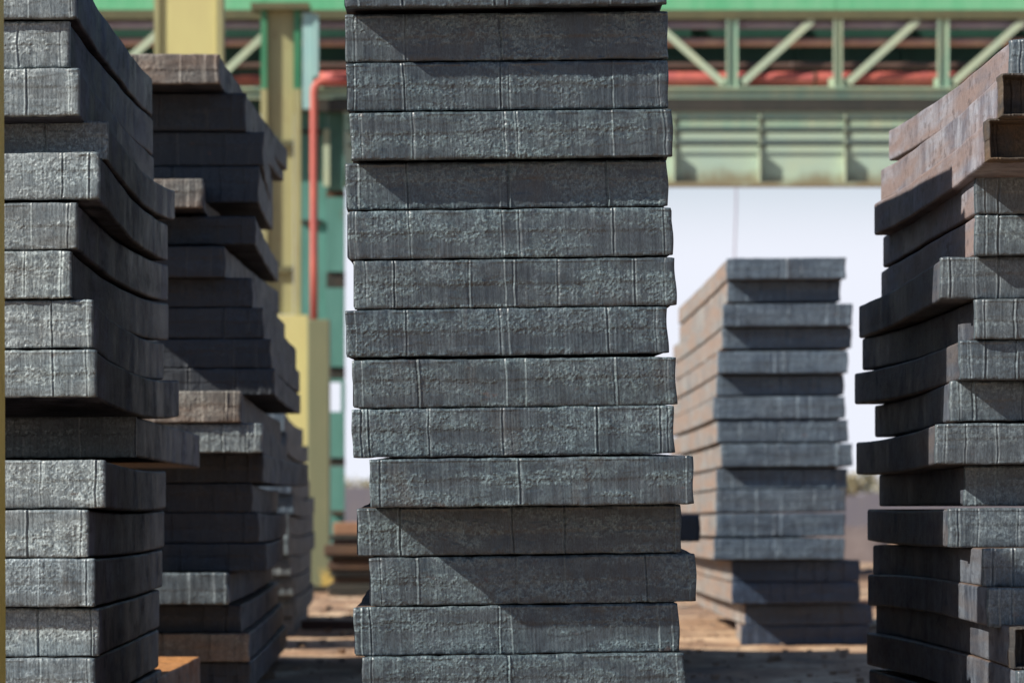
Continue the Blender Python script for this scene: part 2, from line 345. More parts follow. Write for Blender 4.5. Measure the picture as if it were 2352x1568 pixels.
# ---- left stack: right edge x, y top, thickness, depth offset, far (x, y), sag, grooves from the right edge, label
LEF = [
 (168, -184, 111, 0.0, (335, -90), .03, (.15,), 'pale slab above the picture edge on the left stack'),
 (175, -70, 111, -.02, (349, None), .03, (.154, .016), 'pale slab cut off by the top edge in the left stack'),
 (159, 48, 107, .04, (352, None), .03, (.16, .027), 'second slab of the near left stack, its top in bluish shadow'),
 (181.5, 156, 109, 0.0, (354, None), .03, (.165, .026), 'third slab of the near left stack, bright and scaly, overhanging dark gap'),
 (247, 278, 88, .40, (403, 436), .07, (.2,), 'recessed shaded slab in the left stack with a flared far end'),
 (228, 349, 107.5, 0.0, (388, None), .06, (.117, .03), 'sunlit left stack slab curving down below the recessed shaded one'),
 (177, 465, 106.5, 0.0, (387, None), .055, (.147, .028), 'sixth slab of the left stack with brown smear near its corner'),
 (163, 575.6, 108.5, 0.0, (386, None), .055, (.145, .029), 'seventh left stack slab, the most set back at its right edge'),
 (213, 688, 109.5, .02, (376, None), .05, (.13, .02), 'eighth left stack slab, two thirds of the way up'),
 (220, 803, 107.5, 0.0, (412, 872), .05, (.135, .028), 'ninth left stack slab, sitting above the wide dark gap'),
 (311, 954, 96, 3.0, (461, 998), .0, (.2,), 'dark slab pushed back and sticking out right in the left stack'),
 (241, 1055.4, 110, 0.0, (384, None), .02, (.2, .028), 'sunlit left stack slab right below the dark pushed-back one'),
 (202.4, 1170, 108.5, 0.0, (379, None), .015, (.19, .02), 'narrowest looking slab in the lower left stack, brown right corner'),
 (217.5, 1282, 110.5, 0.0, (372, None), .01, (.18, .024), 'lower left stack slab with scaly face above the blue shaded one'),
 (226, 1396, 110.5, .09, (366, None), .005, (.19, .022), 'lower left stack slab mostly in blue shadow, lit bottom strip'),
 (217.5, 1510.6, 111, 0.0, (365, None), .0, (.175, .02), 'lowest slab seen in the left stack, cut by the picture bottom'),
 (222, 1624, 111, 0.05, (372, None), .0, (.175,), 'hidden slab of the left stack second above the ground'),
 (214, 1738, 111, 0.0, (366, None), .0, (.175,), 'hidden slab of the left stack lying on the ground'),
]
for (xr, yt, h, dd, far, sag, gr, lab) in LEF:
    slab('slabs of the near left stack', None, xr, yt+3, yt, h, 24+dd, 6.0 if dd < 2 else 6.4, far=far, side='R', width=1.6, label=lab, cut=CUT_L,
         body=SIDE_D, sag=sag, grooves=[1-a for a in gr], res=(420, 64), skew=.2, amp=1.1, edgeg=0)
# ---- right stack: left edge x, y top, thickness, distance, far (x, y), sag, cut material, label
RIG = [
 (2321, 91, 92, 23.1, (2040, 298), .03, CUT_R, 'pinkish topmost slab of the right stack, sunlit long side'),
 (2301, 169, 98, 22.78, (2024, 388), .03, CUT_D, 'second right stack slab with a burnt black end face'),
 (2270, 272, 96, 22.95, (2007.6, 466), .03, CUT_D, 'third right stack slab overhanging, black end face with rusty rim'),
 (2241, 400, 91, 23.96, (2029, 542), .0, CUT_R, 'fourth right stack slab, shadow edge upright across its side'),
 (2241, 494, 92, 23.97, (2023, 622.5), .0, CUT_R, 'fifth right stack slab, sunlit end above the one jutting left'),
 (2161, 590.7, 95, 24.08, (1972, 700.6), .02, CUT_R, 'sixth right stack slab jutting left with slanting shadow on its end'),
 (2241, 686, 93, 24.0, (1979, 776), .02, CUT_R, 'seventh right stack slab, set in between two that jut left'),
 (2205.6, 781, 90.5, 24.05, (1960, 856), .022, CUT_R, 'right stack slab whose far end reaches farthest left'),
 (2183, 875, 92, 24.28, (2007.6, None), .015, CUT_R, 'ninth right stack slab with bright scaly end and cracked seam'),
 (2150, 972, 94, 24.18, (1967.7, 1014), .018, CUT_R, 'right stack slab with end reaching farthest left and rusty corner strip'),
 (2216, 1069, 92, 24.45, (2020, None), .0, CUT_R, 'shaded recessed right stack slab below the rusty cornered one'),
 (2180, 1166, 91, 24.25, (1991, None), .01, CUT_R, 'right stack slab at eye level with dark flat side'),
 (2259.6, 1258, 89.5, 23.7, (2003, 1250), -.01, CUT_R, 'right stack slab with short lit corner, just below eye level'),
 (2271, 1349, 92, 23.45, (1991.5, 1317.5), -.02, CUT_R, 'lower right stack slab with a sunlit pale corner band'),
 (2328, 1440, 97, 23.0, (2013, 1380.5), -.02, CUT_D, 'second lowest right stack slab, burnt dark end at picture edge'),
 (2338, 1539, 97, 22.9, (1990, 1451), -.02, CUT_R, 'lowest visible right stack slab, cut by the picture bottom'),
 (2320, 1640, 97, 23.0, (1996, 1535), -.01, CUT_R, 'hidden slab of the right stack second above the ground'),
 (2330, 1742, 97, 23.0, (2000, 1610), -.0, CUT_R, 'hidden slab of the right stack lying on the ground'),
]
for i, (xl, yt, h, D, far, sag, cm, lab) in enumerate(RIG):
    slab('slabs of the near right stack', xl, None, yt, yt-2, h, D, 5.6+(24-D)*.6, far=far, side='L', width=1.6, label=lab, cut=cm,
         body=SIDE_P if i < 5 else SIDE_Q, sag=sag, grooves=(.03, .05+.09*random.Random(i).random(), .17+.1*random.Random(i+50).random(), .5),
         res=(420, 60), skew=0.05, amp=.8, flk=.35, edgeg=0, dish=.13 if cm is CUT_D else 0)
# ---- far stack on the right (end faces towards us, tan sunlit side)
FAR = [
 (1669, 1942.5, 593, 49, -.25, 'topmost slab of the blurred far right stack against the sky'),
 (1671, 1930, 645, 49, .02, 'second slab of the blurred far stack, in shadow under the topmost'),
 (1660, 1957.7, 699, 51, -.12, 'third slab of the far stack, brownish and wider than its neighbours'),
 (1659, 1956, 753, 48, .05, 'fourth slab of the far stack with a slanting shadow'),
 (1648.7, 1947.6, 808, 50, -.05, 'fifth slab of the far stack, sunlit left part'),
 (1646, 1938.5, 862, 47, .14, 'sixth slab of the far stack, dark and set back'),
 (1638.6, 1941, 912, 50, 0.0, 'seventh slab of the far stack, lit, reaching left'),
 (1647, 1947.6, 966, 50, .03, 'eighth slab of the far stack with pale bead along its top'),
 (1657, 1957.7, 1020, 52, -.06, 'ninth slab of the far stack, shifted to the right'),
 (1646, 1946, 1077, 46, .07, 'tenth slab of the far stack, thin and half in shadow'),
 (1645, 1942.5, 1125, 51, 0.0, 'eleventh slab of the far stack with pale vertical lines'),
 (1645, 1941, 1180, 52, 0.0, 'twelfth slab of the far stack with several bright cuts'),
 (1640, 1940, 1237, 48, -.02, 'thirteenth slab of the far stack, rough and pale below its shadow'),
 (1681.5, 1975, 1287, 49, .32, 'blue shaded slab of the far stack, upper one of two shifted right'),
 (1681.5, 1975, 1337, 49, .31, 'blue shaded slab of the far stack, lower one of two shifted right'),
 (1711.7, 2004, 1388, 47, .72, 'shaded slab of the far stack resting on the lowest block'),
 (1702, 1996, 1436, 46, .72, 'lowest slab of the far stack, standing on the dirt ground'),
]
for i, (xl, xr, yt, h, dd, lab) in enumerate(FAR):
    rs = random.Random(i*7+1)
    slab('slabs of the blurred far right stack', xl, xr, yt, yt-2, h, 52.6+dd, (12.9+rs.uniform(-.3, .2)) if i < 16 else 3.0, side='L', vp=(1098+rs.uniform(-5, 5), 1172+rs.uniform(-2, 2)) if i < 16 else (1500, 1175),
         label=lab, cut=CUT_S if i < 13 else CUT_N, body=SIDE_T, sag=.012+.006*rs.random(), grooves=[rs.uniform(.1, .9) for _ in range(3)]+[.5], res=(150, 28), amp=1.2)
# ---- second left stack, mostly shaded
MID = [
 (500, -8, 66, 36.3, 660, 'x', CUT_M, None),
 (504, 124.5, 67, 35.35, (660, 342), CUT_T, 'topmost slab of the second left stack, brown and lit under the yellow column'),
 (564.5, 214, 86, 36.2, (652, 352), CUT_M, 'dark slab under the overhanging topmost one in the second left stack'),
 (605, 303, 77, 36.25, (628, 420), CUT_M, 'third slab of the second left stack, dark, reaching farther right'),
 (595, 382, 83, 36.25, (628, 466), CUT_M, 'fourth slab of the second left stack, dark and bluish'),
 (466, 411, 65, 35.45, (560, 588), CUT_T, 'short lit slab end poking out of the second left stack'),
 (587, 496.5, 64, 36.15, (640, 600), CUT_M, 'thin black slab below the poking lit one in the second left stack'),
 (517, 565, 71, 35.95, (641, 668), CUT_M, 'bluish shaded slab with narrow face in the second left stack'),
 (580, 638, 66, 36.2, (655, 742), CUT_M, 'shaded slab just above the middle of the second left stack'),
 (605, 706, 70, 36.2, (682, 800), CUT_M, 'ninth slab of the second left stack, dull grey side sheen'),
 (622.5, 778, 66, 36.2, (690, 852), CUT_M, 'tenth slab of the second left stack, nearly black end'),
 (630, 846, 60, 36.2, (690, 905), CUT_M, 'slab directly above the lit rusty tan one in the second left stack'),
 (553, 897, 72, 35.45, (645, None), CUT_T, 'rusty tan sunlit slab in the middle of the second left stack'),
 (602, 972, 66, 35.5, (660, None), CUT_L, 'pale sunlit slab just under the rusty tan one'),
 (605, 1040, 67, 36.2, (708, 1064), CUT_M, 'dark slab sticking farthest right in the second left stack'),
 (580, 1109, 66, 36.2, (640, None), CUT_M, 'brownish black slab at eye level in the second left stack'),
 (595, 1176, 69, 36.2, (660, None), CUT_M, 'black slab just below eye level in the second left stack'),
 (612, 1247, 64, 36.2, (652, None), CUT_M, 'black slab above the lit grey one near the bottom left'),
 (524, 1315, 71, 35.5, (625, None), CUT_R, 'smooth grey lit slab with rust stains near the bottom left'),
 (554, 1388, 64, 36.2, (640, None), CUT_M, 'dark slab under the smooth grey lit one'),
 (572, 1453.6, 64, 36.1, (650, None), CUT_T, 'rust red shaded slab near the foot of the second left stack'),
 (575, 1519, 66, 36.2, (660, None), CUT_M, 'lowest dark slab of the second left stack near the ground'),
]
for i, row in enumerate(MID[1:]):
    xr, yt, h, D, far, cm, lab = row
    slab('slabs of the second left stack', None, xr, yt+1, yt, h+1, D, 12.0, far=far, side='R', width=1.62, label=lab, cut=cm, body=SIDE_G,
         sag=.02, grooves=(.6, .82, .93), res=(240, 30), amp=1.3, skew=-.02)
# ---- third left stack, far behind
rs = random.Random(5)
thl = ['half hidden blurred slab at the top of the third left stack', 'second slab of the blurred third left stack behind the dark one', 'third slab of the blurred third left stack with pale sheen on its side',
 'fourth slab of the blurred third left stack', 'fifth slab of the blurred third left stack level with the post', 'sixth slab of the blurred third left stack, small lit end',
 'seventh slab of the blurred third left stack, lit end with streaks', 'eighth slab of the blurred third left stack, brightest lit end', 'ninth slab of the blurred third left stack near the ground',
 'tenth slab of the blurred third left stack near the ground', 'lowest slab of the blurred third left stack on the ground']
xs = [655, 660, 656, 672, 676, 664, 664, 668, 674, 678, 674]
fxs = [697, 708, 700, 712, 722, 720, 724, 716, 716, 722, 708]
for i in range(11):
    y = 946+i*47
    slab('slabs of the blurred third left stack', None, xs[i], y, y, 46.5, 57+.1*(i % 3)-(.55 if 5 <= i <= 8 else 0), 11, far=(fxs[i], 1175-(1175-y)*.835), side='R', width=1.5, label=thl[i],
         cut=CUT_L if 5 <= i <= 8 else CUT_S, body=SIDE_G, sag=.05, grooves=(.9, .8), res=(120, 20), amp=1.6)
# ---- low stack behind the central one and unseen stacks added at the left to cast shade into the picture
hid = ['slab end with dark face peeking right of the central stack near the ground', 'slab under the peeking dark end behind the central stack', 'hidden low slab behind the central stack above the lowest ones',
       'hidden low slab behind the central stack second from the ground', 'lowest hidden slab behind the central stack on the ground']
for i in range(6):
    y = [1119, 1181, 1244, 1306, 1368, 1430, 1492][i]
    xl, xr = [(900, 1500), (1290, 1608), (1240, 1560), (1190, 1540), (1200, 1550), (1200, 1545)][i]
    slab('slabs of the low stack behind the central one', xl, xr, y, y, 62, 44.4, 6.5, side='L', vp=(1150, 1175), label=(['top hidden slab of the low stack behind the central one']+hid)[i],
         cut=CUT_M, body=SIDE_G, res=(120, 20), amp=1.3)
y = 1554
for (X0, D0, L0, nn, grp, nm) in ((-6.15, 34.75, 12.6, 15, 'shade casting slabs added out of view on the left', 'of shade casters added out of view beside the second left stack'),
                             (-6.3, 50.9, 3.3, 15, 'shade casting slabs added behind the second left stack', 'of shade casters added out of sight behind the second left stack')):
    for k in range(nn):
        kk = nn-1-k; z0 = kk*.245; rr_ = random.Random(k+int(D0))
        xc = X0+rr_.uniform(-.08, .08)
        px = CX+(xc)*F/D0; pxr = CX+(xc+1.7)*F/D0; py = HY-(z0+.24-EYE)*F/D0
        slab(grp, px, pxr, py, py, .24*F/D0, D0+rr_.uniform(-.04, .04), L0, side='L', vp=(1120, 1175), label='steel slab '+ORD[k]+' '+nm, cut=CUT_M, body=SIDE_G, res=(60, 14))

# ---- low slab by the foot of the left stack with a rusty sunlit top
slab('low slabs on the ground', None, 362, 1556, 1556, 82, 29.5, 4.6, far=(461, 1506), side='R', width=1.3, label='low slab with rusty orange sunlit top at the bottom left', cut=CUT_T, body=SIDE_R, res=(120, 20), grooves=(.5,))
slab('low slabs on the ground', None, 352, 1640, 1640, 88, 29.6, 4.6, side='R', width=1.3, label='slab lying on the ground under the rusty topped low slab', cut=CUT_M, body=SIDE_G, res=(120, 20))

# ---------------------------------------------------------------- ground
def ground_material():
    m, n, p, l = nmat('dirt')
    a = noise(n, l, coords(n, l, (.9, .35, 1), False), 1, 6, .6); b = noise(n, l, coords(n, l, (9, 5, 5), False), 1, 6, .7)
    c = ramp(n, l, a, [(.34, srgb(112, 92, 76)), (.5, srgb(160, 126, 96)), (.64, srgb(204, 176, 144))])
    c = mix(n, l, 1.0, c, ramp(n, l, b, [(.3, g(.55)), (.7, g(1.3))]), 'MULTIPLY')
    l.new(c, p.inputs['Base Color']); p.inputs['Roughness'].default_value = .95
    l.new(bump(n, l, b, .7, .05), p.inputs['Normal']); return m
GR = ground_material()
gx = np.concatenate([np.linspace(-900, -12, 14)[:-1], np.linspace(-12, 12, 181), np.linspace(12, 900, 14)[1:]])
gy = np.concatenate([np.linspace(-60, 26, 12)[:-1], np.linspace(26, 110, 421), np.geomspace(112, 5000, 30)])
GX, GY = np.meshgrid(gx, gy); near = sstep(0, 3, 12-np.abs(GX))*sstep(24, 28, GY)*(1-sstep(95, 112, GY))
GZ = near*(.05*(fbm(GX*1.1, GY*.8, 3, 4)-.55)*1.2+.02*(sstep(.5, .8, fbm(GX*2.6, GY*2.1, 9, 3)))*(fbm(GX*7, GY*7, 4, 2)))-.012
ii = np.arange(GX.size).reshape(GX.shape)
Q = np.stack([ii[:-1, :-1], ii[:-1, 1:], ii[1:, 1:], ii[1:, :-1]], -1).reshape(-1, 4)
tag(mesh_obj('ground', np.stack([GX, GY, GZ], -1).reshape(-1, 3), Q, GR, None, True), kind='structure')

# ---------------------------------------------------------------- painted steelwork
def paint(name, col, worn, rust=.35, rough=.5, streak=(3, 3, .7)):
    m, n, p, l = nmat(name)
    a = noise(n, l, coords(n, l, streak), 1, 5, .6); b = noise(n, l, coords(n, l, (6, 6, 2.2)), 1, 6, .7)
    c = mix(n, l, ramp(n, l, a, [(.35, g(0)), (.7, g(1))]), col, worn)
    c = mix(n, l, ramp(n, l, b, [(.62, g(0)), (.74, g(rust))]), c, srgb(104, 66, 40))
    l.new(c, p.inputs['Base Color']); p.inputs['Roughness'].default_value = rough; l.new(bump(n, l, b, .3, .01), p.inputs['Normal']); return m
EMER = paint('emerald_paint', srgb(92, 172, 124), srgb(122, 184, 140), .1)
GFL = paint('deep_green_paint', srgb(44, 112, 78), srgb(70, 130, 92), .2)
OLIVE = paint('olive_paint', srgb(84, 84, 58), srgb(98, 94, 64), .3)
PALE = paint('pale_green_paint', srgb(140, 172, 152), srgb(176, 186, 156), .4)
CREAM = paint('cream_green_paint', srgb(164, 180, 156), srgb(176, 184, 154), .4)
DGRN = paint('dark_green_paint', srgb(28, 66, 56), srgb(36, 74, 62), .3)
TEAL = paint('teal_paint', srgb(76, 124, 114), srgb(92, 142, 132), .5)
YEL = paint('yellow_paint', srgb(158, 154, 110), srgb(142, 138, 98), .75)
YEL2 = paint('bright_yellow_paint', srgb(196, 188, 126), srgb(190, 180, 122), .15)
OLV2 = paint('drab_paint', srgb(108, 112, 84), srgb(116, 117, 88), .2)
BLUE = paint('blue_grey_paint', srgb(140, 180, 180), srgb(152, 186, 178), .3)
REDP = paint('red_pipe_paint', srgb(188, 98, 82), srgb(158, 78, 78), .6, .65)
PURP = paint('lagged_pipe_grey', srgb(140, 130, 150), srgb(156, 148, 160), .3)
TANP = paint('rusty_pipe', srgb(186, 146, 124), srgb(160, 118, 112), .5)
BRNP = paint('brown_pipe', srgb(78, 62, 54), srgb(88, 66, 58), .6)
DARK = paint('dark_beam', srgb(44, 46, 40), srgb(58, 54, 46), .4)
RUST = paint('rusty_brown', srgb(86, 64, 46), srgb(70, 54, 44), .8, .85)
HAZB = paint('hazy_brown', srgb(104, 92, 88), srgb(92, 80, 76), .3, .9)  # distance haze is mixed into this brown
SAND = paint('sunlit_tan', srgb(150, 112, 82), srgb(130, 96, 74), .5, .9)  # sunlit top strip of the scrap pile, given as a paler tan
EDGY = paint('edge_yellow', srgb(196, 178, 84), srgb(178, 160, 78), .5)
GREY = paint('grey_wall', srgb(104, 102, 112), srgb(112, 108, 112), .3, .8)

G0 = 99.0
def P(x, y, D=G0): return pw(x, y, D)
def hbox(mb, x0, x1, y0, y1, D, dep):
    a = pw(x0, y1, D); b = pw(x1, y0, D); mb.box((a.x, D, a.z), (b.x, D+dep, b.z))
# overhead green girder with olive lower flange
o = empty('overhead_girder', pw(1400, 22, G0)); tag(o, 'emerald green overhead girder with olive lower flange along the picture top', 'girder')
mb = MB(o.location); hbox(mb, -600, 2900, -190, 23, G0, .9)
for x in (-320, 604, 1916): hbox(mb, x, x+2, -180, 22, G0-.008, .05)
mb.build('girder_web', EMER, o)
mb = MB(o.location); hbox(mb, -600, 2900, 23, 44, G0-.03, .7); mb.build('lower_flange', OLIVE, o)
# lattice truss
o = empty('lattice_truss', pw(1700, 212, G0)); tag(o, 'pale green lattice truss with verticals and diagonals above the plate girder', 'truss')
mb = MB(o.location); hbox(mb, -600, 2900, 201, 226, G0-.05, .3); hbox(mb, -600, 2900, 200, 204, G0-.15, .5); mb.build('bottom_chord', PALE, o)
for k, x in enumerate([212, 457, 702-1000, 1438, 1682, 1925, 2167, 2411, 1193, 948]):
    w_ = 13 if k % 2 == 0 else 10
    mb = MB(o.location); hbox(mb, x-w_, x-w_+3, 45, 200, G0-.02, .14); hbox(mb, x+w_-3, x+w_, 45, 200, G0-.02, .14); hbox(mb, x-w_+3, x+w_-3, 45, 200, G0+.05, .03)
    hbox(mb, x-22, x+24, 180, 199, G0+.12, .03)
    mb.build('vertical_post', PALE if k % 2 == 0 else CREAM, o)
for (x0, y0, x1, y1) in ((1662, 192, 1500, 44), (1706, 190, 1868, 40), (1948, 190, 2110, 40), (2190, 190, 2354, 40), (2436, 190, 2598, 40), (1226, 190, 1380, 40), (480, 200, 640, 44), (970, 190, 1130, 40), (235, 190, 397, 40)):
    mb = MB(o.location); mb.bar(P(x0, y0, G0+.02), P(x1, y1+5, G0+.02), .15, .08); mb.build('diagonal_brace', CREAM, o)
# pipes behind the truss
for (y, r, D, m_, nm, lab) in ((57, 11, G0+.34, PURP, 'pipe', 'grey purple lagged pipe, uppermost behind the lattice truss'), (98, 10, G0+.34, TANP, 'pipe', 'rusty tan pipe, second from top behind the lattice truss'),
                          (152, 8, G0+.36, BRNP, 'pipe', 'thin dark brown pipe just above the red pipe')):
    mb = MB(pw(1200, y, D)); R_ = r*D/F
    mb.tube([pw(x, y, D) for x in (-600, 400, 1300, 2200, 2900)], R_)
    for x in range(-500, 2900, 331): mb.tube([pw(x, y, D), pw(x+6, y, D)], R_*1.2)
    tag(mb.build(nm, m_, None, True, loc=pw(1200, y, D)), lab, 'pipe', 'pipes behind the truss')
D = G0-1.9; R_ = 8.7*D/F; mb = MB(pw(721, 733, D))
pts = [pw(721, 745, D), pw(721, 600, D), pw(721, 400, D), pw(721, 215, D)]+[pw(721+26*(1-math.cos(a)), 211-26*math.sin(a), D) for a in [i*math.pi/12 for i in range(1, 7)]]+[pw(800, 185, D)]
mb.tube(pts, R_)
o_ = empty('red_pipe', pw(721, 733, D)); tag(o_, 'red pipe bending from horizontal run down beside the yellow column', 'pipe')
mb.build('vertical_run', REDP, o_, True)
mb = MB(pw(721, 733, D)); D2 = G0+.38
mb.tube([pw(x, 181, D2) for x in (735, 1200, 1800, 2900)], 16*D2/F); mb.build('horizontal_run', REDP, o_, True)
for x in (1868, 1300, 2390):
    mb = MB(pw(721, 733, D)); mb.tube([pw(x, 181, D2), pw(x+5, 181, D2)], 19*D2/F); mb.build('flange', RUST, o_, True)
mb = MB(pw(300, 185, D2)); mb.tube([pw(x, 185, D2) for x in (-600, 100, 640)], 12*D2/F)
tag(mb.build('pipe', REDP, None, True, loc=pw(300, 185, D2)), 'short red pipe run seen left of the yellow and green column', 'pipe')
# dark girder behind the pipes
mb = MB(pw(1200, 150, G0+2.2)); hbox(mb, -650, 2950, 48, 262, G0+2.2, .3)
for x in range(-600, 2900, 243): hbox(mb, x, x+10, 50, 260, G0+2.05, .15)
tag(mb.build('dark_girder', DGRN, None, loc=pw(1200, 150, G0+2.2)), 'dark green girder in the background behind the pipes', 'girder')
# plate girder with stiffeners and three rails
o = empty('plate_girder', pw(1700, 425, G0)); tag(o, 'pale yellow green plate girder with stiffeners above the sky opening', 'girder')
def web_mat():
    m, n, p, l = nmat('weathered_web')
    tc = N(n, 'ShaderNodeTexCoord'); sx = N(n, 'ShaderNodeSeparateXYZ'); l.new(tc.outputs['Object'], sx.inputs[0])
    b = noise(n, l, coords(n, l, (1.5, 1.5, .9), False), 1, 5, .6)
    c = ramp(n, l, b, [(.3, srgb(156, 180, 166)), (.7, srgb(170, 186, 162))])
    ad = N(n, 'ShaderNodeMath', operation='MULTIPLY_ADD'); l.new(b, ad.inputs[0]); ad.inputs[1].default_value = .9; l.new(sx.outputs['Z'], ad.inputs[2])
    c = mix(n, l, ramp(n, l, ad.outputs[0], [(.50, g(.75)), (.78, g(0))]), c, srgb(116, 88, 44))   # rust settled along the bottom flange
    l.new(c, p.inputs['Base Color']); p.inputs['Roughness'].default_value = .55; return m
WEB = web_mat()
mb = MB(o.location); hbox(mb, 790, 2900, 256, 418, G0, .04); mb.build('web_plate', WEB, o)
mb = MB(o.location); hbox(mb, 790, 2900, 418, 427, G0-.22, .5); mb.build('lower_flange', WEB, o)
mb = MB(o.location); hbox(mb, 690, 2900, 229, 255, G0-.1, .5); mb.build('chord_shade_strip', DARK, o)  # dark strip stands for the shaded gap below the truss chord
for x in (1353, 1548, 1745, 1941, 2137, 2333, 2529, 962, 1157):
    mb = MB(o.location); hbox(mb, x-2, x+2, 345, 417, G0-.21, .2); hbox(mb, x-2, x+2, 256, 344, G0-.06, .05); mb.build('stiffener', CREAM, o)
mb = MB(o.location); hbox(mb, 790, 2900, 262, 300, G0-.012, .02); mb.build('rail_board', PALE, o)
for y in (280, 307, 337):
    mb = MB(o.location); mb.tube([pw(x, y-4, G0-.11) for x in (800, 1600, 2900)], .024, 8); mb.build('rail_pipe', DARK, o, True)
# yellow and green column left
D = G0-1.2; o = empty('steel_column', pw(650, 1340, D)); tag(o, 'tall yellow steel column with green upper flanges and square cap', 'column')
mb = MB(o.location); hbox(mb, 614, 674, 20, 722, D+.14, .05); mb.build('web_plate', YEL, o)
for (a, b) in ((599, 613), (675, 690)):
    mb = MB(o.location); hbox(mb, a, b, 22, 204, D, .5); mb.build('flange', GFL, o)
    mb = MB(o.location); hbox(mb, a, b, 204.5, 722, D, .5); mb.build('flange', YEL, o)
mb = MB(o.location); hbox(mb, 576, 710, 6, 21, D-.25, 1.0); mb.build('cap_plate', OLIVE, o)
for y in (322, 612): 
    mb = MB(o.location); hbox(mb, 614.5, 673.5, y, y+14, D+.01, .12); mb.build('stiffener', OLIVE, o)
mb = MB(o.location); hbox(mb, 600, 706, 723, 1345, D-.15, .8); mb.build('pedestal', YEL2, o)
# drab square post
D = G0-2; a = pw(706, 1340, D); b = pw(757, 733, D); mb = MB((a.x, D, 0)); mb.box((a.x, D, -.1), (b.x, D+.45, b.z), .02); mb.box((a.x-.06, D-.06, -.1), (b.x+.06, D+.5, .08))
tag(mb.build('square_post', OLV2, None, loc=(a.x, D, 0)), 'drab olive square post standing in front of the yellow column', 'post')
# blue grey hanger and light edge
D = G0-1.26; mb = MB(pw(708, 210, D)); hbox(mb, 695, 719, 30, 250, D, .25); hbox(mb, 720, 731, 34, 176, D-.05, .35)
tag(mb.build('steel_hanger', BLUE, None, loc=pw(708, 210, D)), 'blue grey upright right of the yellow column under the girder', 'upright')
# teal lattice tower column
D = G0+.6; o = empty('tower_column', pw(770, 1160, D)); tag(o, 'teal green steel column with dark joints beside the red pipe', 'column')
for (y0, y1) in ((256, 437), (453, 624), (661, 842), (869, 877), (945, 1050), (1071, 1290)):
    mb = MB(o.location); hbox(mb, 752, 791, y0, y1, D, .3); mb.build('panel', TEAL, o)
for (y0, y1) in ((437, 453), (624, 661), (842, 869), (1050, 1071)):
    mb = MB(o.location); hbox(mb, 750, 792, y0+.5, y1-.5, D+.06, .2); mb.build('joint', RUST if y0 == 437 else DARK, o)
mb = MB(o.location); hbox(mb, 783, 792, 877.5, 944.5, D, .3); mb.build('window_jamb', TEAL, o)
mb = MB(o.location); hbox(mb, 690, 751, 251, 1300, D+.3, .3); mb.build('rear_panel', TEAL, o)
for y in (298, 505, 760): 
    mb = MB(o.location); hbox(mb, 692, 741, y, y+9, D+.2, .1); mb.build('joint', DARK, o)
mb = MB(o.location); hbox(mb, 742, 757, 296, 428, D-.12, .1); mb.build('bracket', CREAM, o)
mb = MB(o.location); hbox(mb, 760, 790, 1172, 1180, D-.1, .1); mb.build('base_band', RUST, o)
# near yellow column over the second stack
D = 72.; o = empty('yellow_column', pw(432, 1400, D)); tag(o, 'beige yellow steel column with orange edged flanges above the left stacks', 'column')
mb = MB(o.location); hbox(mb, 366, 497, -260, 1404, D+.05, .05); mb.build('web_plate', YEL2, o)
for (a, b) in ((354, 365.5), (497.5, 511)):
    mb = MB(o.location); hbox(mb, a, b, -260, 1404, D, .6); mb.build('flange', YEL, o)
# yellow column at the picture's left edge
o = empty('edge_column', (-2.5, 21.4, 0)); tag(o, 'dull yellow column running up the left picture edge', 'column')
mb = MB(o.location)
xt = pw(7, -40, 21.7).x; xb = pw(14.5, 1568, 21.7).x
mb.add([(xb-.02, 21.68, -.05), (xb, 21.7, -.05), (xb, 21.05, -.05), (xb-.3, 21.05, -.05), (xb-.3, 21.7, -.05), (xt-.02, 21.68, 4.95), (xt, 21.7, 4.95), (xt, 21.05, 4.95), (xt-.3, 21.05, 4.95), (xt-.3, 21.7, 4.95)],
       [(1, 2, 7, 6), (2, 3, 8, 7), (3, 4, 9, 8), (4, 1, 6, 9), (6, 7, 8, 9)]); mb.build('shaft', EDGY, o)
mb = MB(o.location); mb.box((xb-.4, 20.95, -.02), (xb+.08, 21.8, .03)); mb.build('base_plate', RUST, o)
# hanging cable
D = 118; mb = MB(pw(1690, 590, D)); mb.tube([pw(1689+2*math.sin(i*.9), 380+i*42, D) for i in range(12)], .02, 6)
tag(mb.build('hanging_cable', PURP, None, loc=pw(1690, 590, D)), 'thin cable hanging in the sky opening behind the far stack', 'cable')

# ---------------------------------------------------------------- far background
mb = MB(pw(1400, 1229, 290)); D = 290
for (x0, x1, yt) in ((-600, 700, 1140), (700, 900, 1118), (900, 1700, 1130), (1700, 1985, 1137), (1985, 3000, 1131)): 
    a = pw(x0, 1229, D); b = pw(x1, yt, D); mb.box((a.x, D, -.2), (b.x, D+6, b.z))
tag(mb.build('boundary_wall', GREY, None, loc=pw(1400, 1229, 290)), 'low grey wall far away along the horizon', 'wall')
leafm, n_, p_, l_ = nmat('tan_foliage')
f_ = noise(n_, l_, coords(n_, l_, (.9, .9, .9)), 1, 4); l_.new(ramp(n_, l_, f_, [(.35, srgb(92, 96, 70)), (.65, srgb(170, 156, 120))]), p_.inputs['Base Color']); p_.inputs['Roughness'].default_value = .9  # olive to pale tan leaves, varied by noise
bark = paint('bark', srgb(84, 70, 58), srgb(96, 80, 66), .2, .9)
